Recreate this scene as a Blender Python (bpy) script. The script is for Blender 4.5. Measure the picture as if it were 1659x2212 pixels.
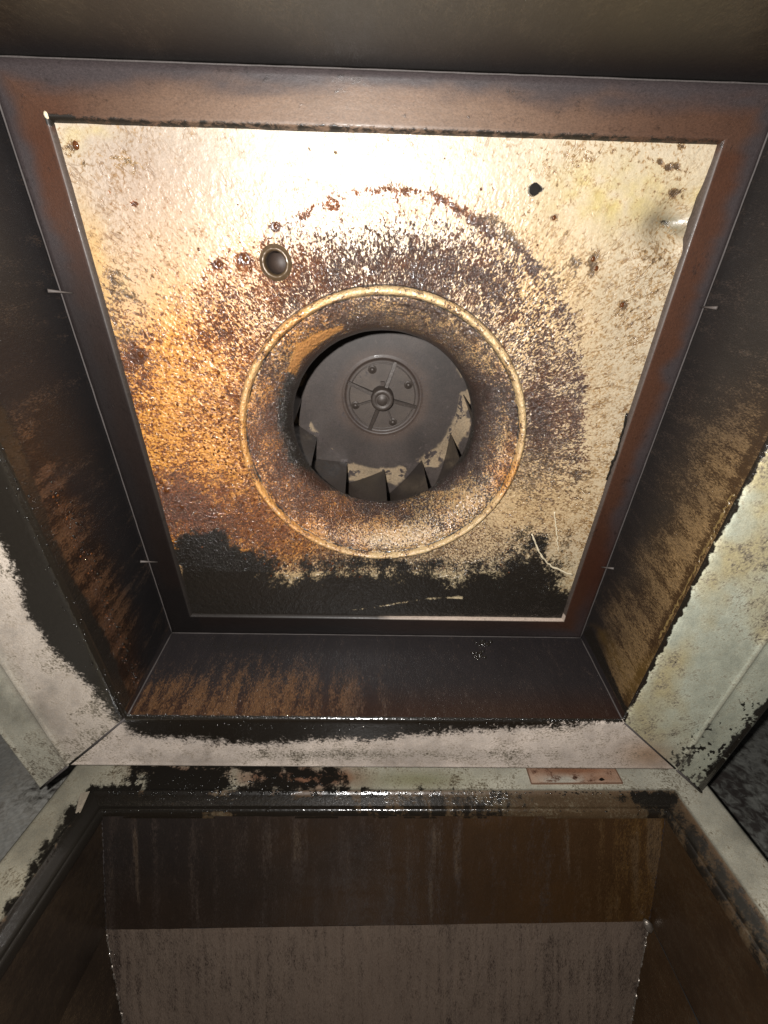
import bpy, bmesh, math, random
import numpy as np
from mathutils import Matrix, Vector
random.seed(7); rng = np.random.RandomState(7)
for o in list(bpy.data.objects): bpy.data.objects.remove(o)
scene = bpy.context.scene
COL = scene.collection

# ------------------------------------------------------------------ camera, light, exposure
ZC = 0.98                      # height of the camera above the roof
F = 940.0                      # focal length in units of a 1659 x 2212 picture
TH = math.radians(17.2)        # the camera looks down by this much
Rc = np.array([[1, 0, 0], [0, math.sin(TH), -math.cos(TH)], [0, math.cos(TH), math.sin(TH)]])
C0 = np.array([0, 0, ZC])
def rotm(a, b, c):
    ca, sa, cb, sb, cc, sc = math.cos(a), math.sin(a), math.cos(b), math.sin(b), math.cos(c), math.sin(c)
    Rx = np.array([[1, 0, 0], [0, ca, -sa], [0, sa, ca]]); Ry = np.array([[cb, 0, sb], [0, 1, 0], [-sb, 0, cb]])
    Rz = np.array([[cc, -sc, 0], [sc, cc, 0], [0, 0, 1]]); return Rz @ Rx @ Ry
RF = Rc @ rotm(.5508, .0218, -.0287)                       # orientation of the tipped fan
TF = Rc @ (np.array([-.0053, .2826, -1.8286]) * .3) + C0   # centre of the fan's inlet panel
def fan2w(v): return np.asarray(v, float) @ RF.T + TF
def w2fan(v): return (np.asarray(v, float) - TF) @ RF
def w2px(v):
    q = (np.asarray(v, float) - C0) @ Rc
    return 829.5 - F * q[..., 0] / q[..., 2], 1106 + F * q[..., 1] / q[..., 2]
def ray(px, py): return Rc @ np.array([(px - 829.5) / F, -(py - 1106) / F, -1.0])
def on_plane(px, py, p0, n):
    d = ray(px, py); n = np.asarray(n, float); return C0 + d * (np.dot(np.asarray(p0) - C0, n) / np.dot(d, n))
def on_fan(px, py, z=0.0):     # a point of a fan-parallel plane, in fan coordinates
    return w2fan(on_plane(px, py, fan2w((0, 0, z)), RF[:, 2]))

cam_d = bpy.data.cameras.new("camera"); cam = bpy.data.objects.new("camera", cam_d); COL.objects.link(cam)
cam.location = C0; cam.rotation_euler = (math.pi / 2 - TH, 0, 0)
cam_d.sensor_fit = 'VERTICAL'; cam_d.sensor_height = 36; cam_d.lens = F / 2212 * 36
cam_d.clip_start = .01; cam_d.clip_end = 50
scene.camera = cam
w = bpy.data.worlds.new("World"); scene.world = w; w.use_nodes = True
w.node_tree.nodes["Background"].inputs[0].default_value = (1, .97, .94, 1)
w.node_tree.nodes["Background"].inputs[1].default_value = .016
ld = bpy.data.lights.new("flash_lamp", 'POINT'); lamp = bpy.data.objects.new("flash_lamp", ld); COL.objects.link(lamp)
lamp.location = fan2w((-.052, .236, .52)); ld.energy = 33; ld.shadow_soft_size = .006; ld.color = (1, .975, .945)
scene.view_settings.view_transform = 'Standard'; scene.view_settings.look = 'None'
scene.view_settings.exposure = 0; scene.view_settings.gamma = 1

# ------------------------------------------------------------------ numpy noise and stain shapes
def _h(i, j, k):
    n = (i * 73856093) ^ (j * 19349663) ^ (k * 83492791)
    n = (n ^ (n >> 13)) * 1274126177 & 0x7fffffff
    return ((n ^ (n >> 16)) & 0xffff) / 65535.0
def vnoise(x, y, z=0.0):
    x = np.asarray(x, float); y = np.asarray(y, float) + 0 * x; z = np.asarray(z, float) + 0 * x
    i, j, k = [np.floor(a).astype(np.int64) for a in (x, y, z)]
    u, v, t = x - i, y - j, z - k; u, v, t = [a * a * (3 - 2 * a) for a in (u, v, t)]
    L = lambda a, b, f: a + (b - a) * f
    return L(L(L(_h(i, j, k), _h(i + 1, j, k), u), L(_h(i, j + 1, k), _h(i + 1, j + 1, k), u), v),
             L(L(_h(i, j, k + 1), _h(i + 1, j, k + 1), u), L(_h(i, j + 1, k + 1), _h(i + 1, j + 1, k + 1), u), v), t)
def fbm(x, y, z=0.0, o=4):
    s = 0; a = .5; n = 0
    for q in range(o):
        s = s + a * vnoise(x * 2 ** q + 17 * q, y * 2 ** q + 5 * q, z * 2 ** q); n += a; a *= .5
    return s / n - .5
def sm(e0, e1, x):
    t = np.clip((x - e0) / (e1 - e0), 0, 1); return t * t * (3 - 2 * t)
def blob(x, y, cx, cy, sx, sy, amp=1.0): return amp * np.exp(-((x - cx) / sx) ** 2 - ((y - cy) / sy) ** 2)
def sdist(x, y, poly):         # signed distance to a polygon, positive inside
    x = np.asarray(x, float); y = np.asarray(y, float)
    d = np.full(x.shape, 1e9); ins = np.zeros(x.shape, bool); n = len(poly)
    for a in range(n):
        x0, y0 = poly[a]; x1, y1 = poly[(a + 1) % n]; dx, dy = x1 - x0, y1 - y0
        t = np.clip(((x - x0) * dx + (y - y0) * dy) / (dx * dx + dy * dy + 1e-9), 0, 1)
        d = np.minimum(d, np.hypot(x - x0 - t * dx, y - y0 - t * dy))
        if y0 != y1:
            c = ((y0 > y) != (y1 > y)) & (x < dx * (y - y0) / dy + x0); ins ^= c
    return np.where(ins, d, -d)
def lerp3(a, b, t):
    t = np.asarray(t)[..., None]; return np.asarray(a, float) * (1 - t) + np.asarray(b, float) * t
def C3(r, g, b, like): return np.tile(np.array([r, g, b], float), (len(like), 1))

# ------------------------------------------------------------------ materials
def nd(nt, t, **k):
    n = nt.nodes.new(t)
    for a, b in k.items(): setattr(n, a, b)
    return n
def mathn(nt, op, a, b=None, c=None, clamp=False):
    n = nd(nt, 'ShaderNodeMath', operation=op); n.use_clamp = clamp
    for i, v in enumerate((a, b, c)):
        if v is None: continue
        if hasattr(v, 'is_output'): nt.links.new(v, n.inputs[i])
        else: n.inputs[i].default_value = v
    return n.outputs[0]
def smooth(nt, v, e0, e1):
    n = nd(nt, 'ShaderNodeMapRange', interpolation_type='SMOOTHSTEP')
    nt.links.new(v, n.inputs[0]); n.inputs[1].default_value = e0; n.inputs[2].default_value = e1; return n.outputs[0]
def mixc(nt, f, a, b, mode='MIX'):
    n = nd(nt, 'ShaderNodeMix', data_type='RGBA', blend_type=mode)
    for s, v in ((n.inputs[0], f), (n.inputs[6], a), (n.inputs[7], b)):
        if hasattr(v, 'is_output'): nt.links.new(v, s)
        elif isinstance(v, (int, float)): s.default_value = v
        else: s.default_value = (*v, 1)
    return n.outputs[2]
def grimy(name, fine=230., coarse=60., bump=.0011, rough=.45, wetrough=.25, spec=.5, soft=.05, metal=0.0, coatr=.13, mixc2=.38, wetbump=.6, grain=1.6):
    """sheet metal under old grease: colour A below, colour B in thresholded speckles, soot on top"""
    m = bpy.data.materials.new(name); m.use_nodes = True; nt = m.node_tree; nt.nodes.clear()
    out = nd(nt, 'ShaderNodeOutputMaterial'); bs = nd(nt, 'ShaderNodeBsdfPrincipled'); nt.links.new(bs.outputs[0], out.inputs[0])
    at = {k: nd(nt, 'ShaderNodeAttribute', attribute_name=k) for k in ('colA', 'colB', 'par', 'tex')}
    sp = nd(nt, 'ShaderNodeSeparateColor'); nt.links.new(at['par'].outputs['Color'], sp.inputs[0])
    dens, wet, soot = sp.outputs; tex = at['tex'].outputs['Vector']
    def noise(sc, det, r=.6, off=None, dist=0.):
        n = nd(nt, 'ShaderNodeTexNoise'); n.inputs['Scale'].default_value = sc; n.inputs['Detail'].default_value = det
        n.inputs['Roughness'].default_value = r; n.inputs['Distortion'].default_value = dist
        v = tex
        if off:
            a = nd(nt, 'ShaderNodeVectorMath', operation='ADD'); nt.links.new(tex, a.inputs[0]); a.inputs[1].default_value = (off, off * .7, off * 1.3); v = a.outputs[0]
        nt.links.new(v, n.inputs['Vector']); return n.outputs['Fac']
    n1 = noise(fine, 4, .62, None, .6); n2 = noise(coarse, 5, .6, 3.1, .4); n3 = noise(fine * .55, 5, .68, 7.7, .8); n4 = noise(fine * 2.6, 2, .6, 1.9); n5 = noise(14, 4, .6, 5.3)
    comb = mathn(nt, 'ADD', mathn(nt, 'MULTIPLY', n1, 1 - mixc2), mathn(nt, 'MULTIPLY', n2, mixc2))
    k1 = mathn(nt, 'MULTIPLY_ADD', dens, .62, mathn(nt, 'SUBTRACT', comb, .31))
    m1 = smooth(nt, k1, .5 - soft, .5 + soft)
    comb2 = mathn(nt, 'ADD', mathn(nt, 'MULTIPLY', n3, .55), mathn(nt, 'ADD', mathn(nt, 'MULTIPLY', n2, .22), mathn(nt, 'MULTIPLY', n1, .23)))
    k2 = mathn(nt, 'MULTIPLY_ADD', soot, .6, mathn(nt, 'SUBTRACT', comb2, .30))
    m2 = smooth(nt, k2, .42, .58)
    var = mathn(nt, 'MULTIPLY_ADD', n5, .5, mathn(nt, 'MULTIPLY_ADD', n2, .5, .5))
    gr = mathn(nt, 'MULTIPLY', mathn(nt, 'SUBTRACT', mathn(nt, 'MULTIPLY_ADD', n4, .6, mathn(nt, 'MULTIPLY', n1, .4)), .5), grain)
    var = mathn(nt, 'MAXIMUM', mathn(nt, 'MULTIPLY', var, mathn(nt, 'ADD', gr, 1.0)), .1)
    A = mixc(nt, 1.0, at['colA'].outputs['Color'], var, 'MULTIPLY')
    stn = mathn(nt, 'MULTIPLY', smooth(nt, mathn(nt, 'ADD', mathn(nt, 'MULTIPLY', n1, .7), mathn(nt, 'MULTIPLY', n2, .3)), .44, .62), at['par'].outputs['Alpha'])
    A = mixc(nt, stn, A, mixc(nt, 1.0, A, (.50, .36, .20), 'MULTIPLY'))
    vs = nd(nt, 'ShaderNodeVectorMath', operation='MULTIPLY'); nt.links.new(tex, vs.inputs[0]); vs.inputs[1].default_value = (1, 1, .38)
    n6 = nd(nt, 'ShaderNodeTexNoise'); n6.inputs['Scale'].default_value = fine * .42; n6.inputs['Detail'].default_value = 3; n6.inputs['Distortion'].default_value = .7; nt.links.new(vs.outputs[0], n6.inputs['Vector'])
    ridge = mathn(nt, 'SUBTRACT', 1.0, smooth(nt, mathn(nt, 'ABSOLUTE', mathn(nt, 'SUBTRACT', n6.outputs['Fac'], .5)), .006, .040))
    ridge = mathn(nt, 'MULTIPLY', mathn(nt, 'MULTIPLY', ridge, smooth(nt, n2, .42, .60)), at['par'].outputs['Alpha'])
    A = mixc(nt, mathn(nt, 'MULTIPLY', ridge, .8), A, mixc(nt, 1.0, A, (.34, .22, .13), 'MULTIPLY'))
    varb = mathn(nt, 'MULTIPLY_ADD', n3, 2.6, mathn(nt, 'MULTIPLY_ADD', n4, .8, -.7))
    B = mixc(nt, 1.0, at['colB'].outputs['Color'], varb, 'MULTIPLY')
    thick = smooth(nt, k1, .5, .70)
    B = mixc(nt, mathn(nt, 'MULTIPLY', thick, .75), B, (.018, .010, .008))
    col = mixc(nt, m1, A, B); col = mixc(nt, m2, col, (.011, .0085, .006))
    nt.links.new(col, bs.inputs['Base Color'])
    r = mathn(nt, 'SUBTRACT', rough, mathn(nt, 'MULTIPLY', wet, rough - wetrough))
    r = mathn(nt, 'MULTIPLY_ADD', n3, .12, mathn(nt, 'SUBTRACT', r, .06))
    nt.links.new(r, bs.inputs['Roughness']); bs.inputs['Specular IOR Level'].default_value = spec; bs.inputs['Metallic'].default_value = metal
    cw = mathn(nt, 'MULTIPLY', wet, mathn(nt, 'MULTIPLY_ADD', mathn(nt, 'MAXIMUM', m1, m2), .8, .1))
    nt.links.new(cw, bs.inputs['Coat Weight']); bs.inputs['Coat Roughness'].default_value = coatr; bs.inputs['Coat IOR'].default_value = 2.0
    n7 = noise(fine * .55, 1, .5, 9.3, .3); n8 = noise(fine * 1.5, 1, .5, 4.7, .2)
    h = mathn(nt, 'MULTIPLY', thick, mathn(nt, 'MULTIPLY_ADD', wet, .22, .12))
    h = mathn(nt, 'ADD', h, mathn(nt, 'MULTIPLY', mathn(nt, 'MULTIPLY_ADD', n8, .35, n7), mathn(nt, 'MULTIPLY_ADD', wet, wetbump, .05)))
    h = mathn(nt, 'MULTIPLY_ADD', n3, .07, mathn(nt, 'MULTIPLY_ADD', ridge, .12, h))
    h = mathn(nt, 'MULTIPLY_ADD', m2, .10, h)
    bp = nd(nt, 'ShaderNodeBump'); bp.inputs['Distance'].default_value = bump; bp.inputs['Strength'].default_value = 1.0
    nt.links.new(h, bp.inputs['Height']); nt.links.new(bp.outputs[0], bs.inputs['Normal']); nt.links.new(bp.outputs[0], bs.inputs['Coat Normal'])
    return m
def plain(name, col, rough=.4, metal=0., coat=0., bump=0., scale=200., var=.35):
    m = bpy.data.materials.new(name); m.use_nodes = True; nt = m.node_tree; bs = nt.nodes['Principled BSDF']
    tc = nd(nt, 'ShaderNodeTexCoord'); n = nd(nt, 'ShaderNodeTexNoise'); n.inputs['Scale'].default_value = scale; n.inputs['Detail'].default_value = 5
    nt.links.new(tc.outputs['Object'], n.inputs['Vector'])
    v = mathn(nt, 'MULTIPLY_ADD', n.outputs['Fac'], 2 * var, 1 - var)
    nt.links.new(mixc(nt, 1.0, col, v, 'MULTIPLY'), bs.inputs['Base Color'])
    bs.inputs['Roughness'].default_value = rough; bs.inputs['Metallic'].default_value = metal; bs.inputs['Coat Weight'].default_value = coat
    if bump:
        b = nd(nt, 'ShaderNodeBump'); b.inputs['Distance'].default_value = bump; nt.links.new(n.outputs['Fac'], b.inputs['Height']); nt.links.new(b.outputs[0], bs.inputs['Normal'])
    return m
M_panel = grimy('greased_cream_paint', 430, 90, .0028, .42, .30, spec=.65, soft=.036, coatr=.13, mixc2=.26, wetbump=.95, grain=.9)
M_wall = grimy('greased_dark_steel', 330, 60, .0013, .50, .24, spec=.32, soft=.09)
M_galv = grimy('dirty_galvanised_steel', 300, 50, .0007, .55, .3, spec=.35, soft=.10)
M_duct = grimy('greased_duct_steel', 380, 60, .0012, .38, .25, soft=.12)
M_imp = grimy('sooty_impeller_steel', 170, 45, .0005, .55, .4, soft=.03)
M_roof = grimy('roof_membrane', 60, 14, .004, .8, .6, soft=.15)
M_amber = plain('amber_grease', (.085, .028, .008), .12, 0, 1, 0, 120, .5)
M_black = plain('black_grease', (.012, .010, .008), .15, 0, 1)
M_bead = plain('seam_metal', (.055, .046, .043), .7, 0, 0, .0004, 400)
M_pin = plain('pin_metal', (.075, .062, .055), .6)
M_hub = plain('hub_cast_metal', (.052, .040, .033), .48, .2, 0, .0004, 250, .3)
M_fit = plain('fitting_metal', (.085, .055, .03), .3, .2, .4, .0003, 300)
M_dark = plain('dark_recess', (.035, .022, .016), .6)
M_crust = plain('peeled_paint', (.62, .53, .37), .5, 0, 0, .0006, 500, .4)
M_boltd = plain('black_bolt', (.02, .018, .016), .18, .2, .6)

# ------------------------------------------------------------------ mesh helpers
def link(name, me, mat, parent=None, smooth_=True):
    o = bpy.data.objects.new(name, me); COL.objects.link(o)
    if mat: me.materials.append(mat)
    if smooth_: me.polygons.foreach_set('use_smooth', [True] * len(me.polygons))
    if parent is not None: o.parent = parent
    return o
def empty(name, label, cat, M=None, loc=None):
    o = bpy.data.objects.new(name, None); COL.objects.link(o); o.empty_display_size = .05
    if M is not None: o.matrix_world = M
    if loc is not None: o.location = loc
    o['label'] = label; o['category'] = cat; return o
def paint(me, W, L, painter, tex):
    """W world points, L local points; painter gives colour and stain attributes for the surface itself"""
    px, py = w2px(W); d = painter(px, py, L); n = len(W)
    A = np.ones((n, 4)); A[:, :3] = d['A']; B = np.ones((n, 4)); B[:, :3] = d['B']
    P = np.ones((n, 4)); P[:, 0] = np.clip(d.get('dens', 0) + np.zeros(n), 0, 1); P[:, 1] = np.clip(d.get('wet', 0) + np.zeros(n), 0, 1); P[:, 2] = np.clip(d.get('soot', 0) + np.zeros(n), 0, 1); P[:, 3] = np.clip(d.get('stain', .2) + np.zeros(n), 0, 1)
    for nm, v in (('colA', A), ('colB', B), ('par', P)):
        a = me.color_attributes.new(nm, 'FLOAT_COLOR', 'POINT'); a.data.foreach_set('color', np.clip(v, 0, 1).astype(np.float32).ravel())
    a = me.attributes.new('tex', 'FLOAT_VECTOR', 'POINT'); a.data.foreach_set('vector', np.asarray(tex, np.float32).ravel())
def gridmesh(name, V, nu, nv, wrap=False, keep=None):
    """V: (nu*nv,3)"""
    idx = np.arange(nu * nv).reshape(nu, nv)
    if wrap: a = idx; b = np.roll(idx, -1, 0)
    else: a = idx[:-1]; b = idx[1:]
    q = np.stack([a[:, :-1], b[:, :-1], b[:, 1:], a[:, 1:]], -1).reshape(-1, 4)
    if keep is not None: q = q[keep[q].all(1)]
    me = bpy.data.meshes.new(name); me.vertices.add(len(V)); me.vertices.foreach_set('co', np.asarray(V, np.float32).ravel())
    me.loops.add(q.size); me.loops.foreach_set('vertex_index', q.ravel().astype(np.int32))
    me.polygons.add(len(q)); me.polygons.foreach_set('loop_start', np.arange(0, q.size, 4, dtype=np.int32)); me.update(calc_edges=True)
    return me
def resample(prof, step):
    out = [prof[0]]
    for (a, b), (c, d) in zip(prof[:-1], prof[1:]):
        n = max(1, int(math.hypot(c - a, d - b) / step))
        for i in range(1, n + 1): out.append((a + (c - a) * i / n, b + (d - b) * i / n))
    return np.array(out)
def strip(name, side, prof, mat, painter, parent=None, n=240, step=.004, toW=fan2w, cy=0., warp=None, texs=(1, 1)):
    """one mitred side of a square frame: prof = [(half size, z)]; side 0 right 1 top 2 left 3 bottom"""
    p = resample(prof, step); m = len(p)
    arc = np.concatenate([[0], np.cumsum(np.hypot(*(p[1:] - p[:-1]).T))])
    s = np.linspace(-1, 1, n)
    a = np.repeat(s, m) * np.tile(p[:, 0], n); r = np.tile(p[:, 0], n); z = np.tile(p[:, 1], n)
    ang = side * math.pi / 2; c, q = round(math.cos(ang)), round(math.sin(ang))
    x = r * c - a * q; y = r * q + a * c + cy
    V = np.stack([x, y, z], -1)
    if warp is not None: V = warp(V)
    me = gridmesh(name, V, n, m)
    W = toW(V); tex = np.stack([a * texs[0], np.tile(arc, n) * texs[1], np.full(len(a), side * 3.3)], -1)
    o = link(name, me, mat, parent); paint(me, W, V, painter, tex); return o
def quad(name, P, nu, nv, mat, painter, parent=None, texs=(1, 1), rough=0., seed=0, toW=lambda v: v):
    """bilinear sheet through four corners P00 P10 P11 P01"""
    P = [np.array(p, float) for p in P]; u, v = np.meshgrid(np.linspace(0, 1, nu), np.linspace(0, 1, nv), indexing='ij'); u = u.ravel()[:, None]; v = v.ravel()[:, None]
    V = P[0] * (1 - u) * (1 - v) + P[1] * u * (1 - v) + P[2] * u * v + P[3] * (1 - u) * v
    lu = np.linalg.norm(P[1] - P[0]); lv = np.linalg.norm(P[3] - P[0]); tex = np.concatenate([u * lu * texs[0], v * lv * texs[1], np.full_like(u, seed)], 1)
    if rough:
        nrm = np.cross(P[1] - P[0], P[3] - P[0]); nrm /= np.linalg.norm(nrm); V = V + nrm * (fbm(u[:, 0] * lu * 9 + seed, v[:, 0] * lv * 9) * rough)[:, None]
    me = gridmesh(name, V, nu, nv); o = link(name, me, mat, parent); paint(me, toW(V), V, painter, tex); return o
def lathe(name, prof, mat, parent=None, n=96, at=(0, 0, 0), painter=None, toW=fan2w, step=None, texr=.17, jag=0., cap=False):
    p = resample(prof, step) if step else np.array(prof, float); m = len(p)
    t = np.linspace(0, 2 * math.pi, n, endpoint=False); T_, R_ = np.repeat(t, m), np.tile(p[:, 0], n); Z_ = np.tile(p[:, 1], n)
    if jag: Z_ = Z_ + jag * fbm(np.cos(T_) * 9 + 3, np.sin(T_) * 9, R_ * 60); R_ = R_ + jag * fbm(np.cos(T_) * 14, np.sin(T_) * 14, Z_ * 60 + 5)
    V = np.stack([R_ * np.cos(T_) + at[0], R_ * np.sin(T_) + at[1], Z_ + at[2]], -1)
    me = gridmesh(name, V, n, m, wrap=True); o = link(name, me, mat, parent)
    if painter:
        arc = np.concatenate([[0], np.cumsum(np.hypot(*(p[1:] - p[:-1]).T))])
        paint(me, toW(V), V, painter, np.stack([np.cos(T_) * texr, np.sin(T_) * texr, np.tile(arc, n)], -1))
    return o
def box(bm, lo, hi, M=None):
    r = bmesh.ops.create_cube(bm, size=1.0); vs = r['verts']
    for v in vs:
        v.co = Vector([(lo[i] + hi[i]) / 2 + v.co[i] * (hi[i] - lo[i]) for i in range(3)])
        if M is not None: v.co = M @ v.co
    return vs
def bm_obj(name, bm, mat, parent=None, bev=0., smooth_=False):
    if bev: bmesh.ops.bevel(bm, geom=list(bm.edges), offset=bev, segments=2, affect='EDGES', clamp_overlap=True)
    me = bpy.data.meshes.new(name); bm.to_mesh(me); bm.free(); return link(name, me, mat, parent, smooth_)
def tube(name, pts, rad, mat, parent=None, seg=8, jag=0.):
    pts = [Vector(p) for p in pts]; V = []; n = len(pts)
    rads = rad if hasattr(rad, '__len__') else [rad] * n
    for i, p in enumerate(pts):
        d = (pts[min(i + 1, n - 1)] - pts[max(i - 1, 0)]).normalized(); a = d.orthogonal().normalized() if i == 0 else (a - d * a.dot(d)).normalized(); b = d.cross(a)
        for k in range(seg):
            t = 2 * math.pi * k / seg; rr = rads[i] * (1 + jag * (random.random() - .5)); V.append(p + (a * math.cos(t) + b * math.sin(t)) * rr)
    Fc = [(i * seg + k, i * seg + (k + 1) % seg, (i + 1) * seg + (k + 1) % seg, (i + 1) * seg + k) for i in range(n - 1) for k in range(seg)]
    Fc += [tuple(range(seg))[::-1], tuple((n - 1) * seg + k for k in range(seg))]
    me = bpy.data.meshes.new(name); me.from_pydata([tuple(v) for v in V], [], Fc); return link(name, me, mat, parent)
def polyline(pts, n):
    pts = np.array(pts, float); d = np.concatenate([[0], np.cumsum(np.linalg.norm(pts[1:] - pts[:-1], axis=1))]); t = np.linspace(0, d[-1], n)
    return np.stack([np.interp(t, d, pts[:, i]) for i in range(pts.shape[1])], -1)
def blobs(name, items, mat, parent, normal=(0, 0, 1)):
    """many grease drops in one mesh: items = (x,y,z,rx,ry,rz) in the parent's axes"""
    V = []; Fc = []; rings = ((1, 0), (.86, .5), (.5, .87), (0.12, 1)); S_ = 8
    for (x, y, z, rx, ry, rz, M) in items:
        b = len(V)
        for rr, hh in rings:
            for k in range(S_):
                t = 2 * math.pi * k / S_; q = Vector((rx * rr * math.cos(t), ry * rr * math.sin(t), rz * hh))
                if M is not None: q = M @ q
                V.append((x + q.x, y + q.y, z + q.z))
        for i in range(3):
            for k in range(S_): Fc.append((b + i * S_ + k, b + i * S_ + (k + 1) % S_, b + (i + 1) * S_ + (k + 1) % S_, b + (i + 1) * S_ + k))
        Fc.append(tuple(b + 3 * S_ + k for k in range(S_)))
    me = bpy.data.meshes.new(name); me.from_pydata(V, [], Fc); o = link(name, me, mat, parent); o['kind'] = 'stuff'; return o

# ================================================================== THE FAN
MF = Matrix([[*RF[0], TF[0]], [*RF[1], TF[1]], [*RF[2], TF[2]], [0, 0, 0, 1]])
fan = empty('exhaust_fan', 'greasy exhaust fan tipped open on its square curb, cream inlet panel stained brown and black', 'exhaust fan', MF)
ZP = -.004                     # the panel lies a little behind the frame

# ---- inlet panel
def p_panel(px, py, L):
    n = len(px); r = np.hypot(L[:, 0], L[:, 1] + .003)
    w1 = fbm(px / 90, py / 90, 1.3, 5); w2 = fbm(px / 30, py / 30, 4.3, 4); w3 = fbm(px / 200, py / 200, 9., 3)
    A = lerp3(C3(.50, .43, .33, px), C3(.46, .385, .275, px), sm(700, 1300, px + w1 * 300))
    A = lerp3(A, C3(.50, .47, .41, px), blob(px, py, 740, 430, 330, 230, .9)); A = lerp3(A, C3(.33, .265, .215, px), blob(px, py, 300, 380, 210, 200, .95))  # first blob paints the flash's white glare into the paint colour
    A = lerp3(A, C3(.46, .29, .09, px), np.clip(sm(75, 0, px - (118 + .277 * (py - 268)) + w2 * 50) * sm(330, 560, py) * .7, 0, 1))
    A = lerp3(A, C3(.60, .295, .07, px), np.clip(blob(px, py, 410, 950, 220, 330, 1.5) + blob(px, py, 560, 1150, 260, 120, .8), 0, .92))
    A = lerp3(A, C3(.50, .35, .17, px), np.clip(blob(px, py, 1130, 620, 160, 190, .8) + blob(px, py, 1200, 1080, 140, 130, .45), 0, 1))
    A = lerp3(A, C3(.42, .33, .12, px), np.clip(blob(px, py, 1320, 420, 130, 70, 1.0) + blob(px, py, 1515, 440, 22, 40, 1.1) + blob(px, py, 158, 312, 22, 26, 1.0) + blob(px, py, 200, 285, 50, 14, .8), 0, .85) * (.6 + w2 * 2.2).clip(0, 1))
    A = lerp3(A, C3(.10, .09, .055, px), np.clip(blob(px, py, 1445, 478, 42, 20, .8) + blob(px, py, 1470, 500, 30, 14, .5), 0, .85))  # shaded side of the dent, painted darker in the colour
    # speckled grease
    cx, cy = 822 + w1 * 60, 880 + w2 * 60
    rr = np.hypot((px - cx) / 1.0, (py - cy) / 1.03)
    rr = rr * (1 - .26 * sm(780, 500, px) * sm(500, 880, py))
    ring = sm(540, 340, rr + w1 * 170)
    th_ = np.arctan2(L[:, 1], L[:, 0]); vein = np.exp(-(fbm(np.cos(th_) * 24 + 40, np.sin(th_) * 24 + 40, r * 22, 3) / .022) ** 2)
    vz = sm(.20, .25, r) * (1 - ring * .6) * (.25 + sm(950, 1250, px) * sm(480, 620, py) * .9 + sm(420, 250, px) * .6) * sm(-.1, .15, w1 + .05)
    d = .355 + .14 * w3 + .175 * ring + .14 * w1 * (1 + ring) + vein * vz * .30 + .03 * sm(1150, 1250, px) * sm(420, 560, py)
    d += blob(px, py, 430, 960, 150, 250, -.03) + blob(px, py, 1170, 880, 60, 150, .17) + blob(px, py, 1250, 900, 16, 130, .12) + blob(px, py, 1080, 560, 190, 130, .06)
    d += blob(px, py, 830, 590, 200, 60, .12) + blob(px, py, 360, 1090, 80, 70, .22) + blob(px, py, 290, 760, 60, 200, .08)
    d += sm(520, 640, py) * sm(320, 240, px + 0 * py) * .1
    d -= blob(px, py, 370, 830, 40, 190, .12) + blob(px, py, 1290, 800, 26, 240, .20) + blob(px, py, 420, 360, 260, 140, .07) + blob(px, py, 700, 420, 260, 110, .18)
    d -= blob(px, py, 1110, 1120, 120, 50, .10) - blob(px, py, 520, 1150, 150, 70, .12) + sm(40, 0, 1553 - .33 * (py - 313) - px) * .2
    edge = np.exp(-((rr + w1 * 100 - 448) / 12) ** 2)        # the wavy brown outline of the old grease pool
    d += edge * sm(560, 690, px) * sm(1330, 1060, px) * sm(900, 560, py) * .30 * (1 + 3 * w2).clip(0, 2)
    d += np.exp(-((px - 1285 - w2 * 40) / 12) ** 2) * sm(520, 560, py) * sm(620, 585, py) * .5
    for (a, b, s, q) in ((470, 572, 9, .9), (527, 560, 13, .7), (594, 489, 9, .9), (300, 770, 13, .7), (725, 331, 5, .6), (668, 322, 4, .6), (1348, 660, 10, .8), (1425, 350, 6, .8), (1443, 362, 7, .8), (1460, 358, 8, .7), (1472, 316, 6, .7),
                         (1452, 418, 7, .8), (1468, 413, 5, .6), (290, 440, 8, .5), (1200, 470, 10, .4), (158, 312, 12, .6), (1240, 565, 10, .4)):
        d += blob(px, py, a, b, s, s, q)
    hue = np.clip(blob(px, py, 400, 950, 250, 330, 1.35) + blob(px, py, 700, 430, 900, 40, 1.0) * (px < 1150) + blob(px, py, 520, 560, 120, 60, 1.) + blob(px, py, 560, 1140, 160, 100, .7) + w2 * 1.2, 0, 1)
    B = lerp3(C3(.080, .037, .021, px), C3(.22, .062, .010, px), hue)
    A = lerp3(A, A * [1.0, .86, .66], ring * .8)
    tan = np.clip(sm(440, 480, rr) * .9 + blob(px, py, 1150, 1080, 200, 90, .7) + blob(px, py, 850, 1200, 300, 50, .5), 0, 1) * (1 - hue)
    B = lerp3(B, C3(.30, .19, .085, px), tan)
    wet = .20 + .6 * ring + .3 * hue
    # soot, with painted shade at the bolt and the dent
    bl = sdist(px, py, [(340, 1170), (420, 1150), (520, 1165), (560, 1195), (640, 1225), (760, 1230), (900, 1232), (1010, 1225), (1090, 1205), (1140, 1168), (1180, 1165), (1200, 1200), (1218, 1240), (1206, 1275), (1213, 1320), (1100, 1327), (900, 1330), (830, 1340), (780, 1400), (380, 1400)])
    s = .5 + np.where(px > 520, bl / 190, bl / 110) + w2 * .30 + w1 * .35 + blob(px, py, 830, 1250, 300, 26, .10) - blob(px, py, 620, 1245, 80, 30, .10) + w2 * .4 + sm(1262, 1300, py) * .38 - np.exp(-((py - 1305 + 14 * np.sin((px - 850) / 80)) / 4) ** 2) * (px > 700) * (px < 1000) * .5
    s += blob(px, py, 840, 1218, 260, 13, .18) + blob(px, py, 470, 1165, 30, 18, .5) + blob(px, py, 1160, 408, 13, 13, .75) + blob(px, py, 1435, 475, 22, 22, .35)
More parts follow.
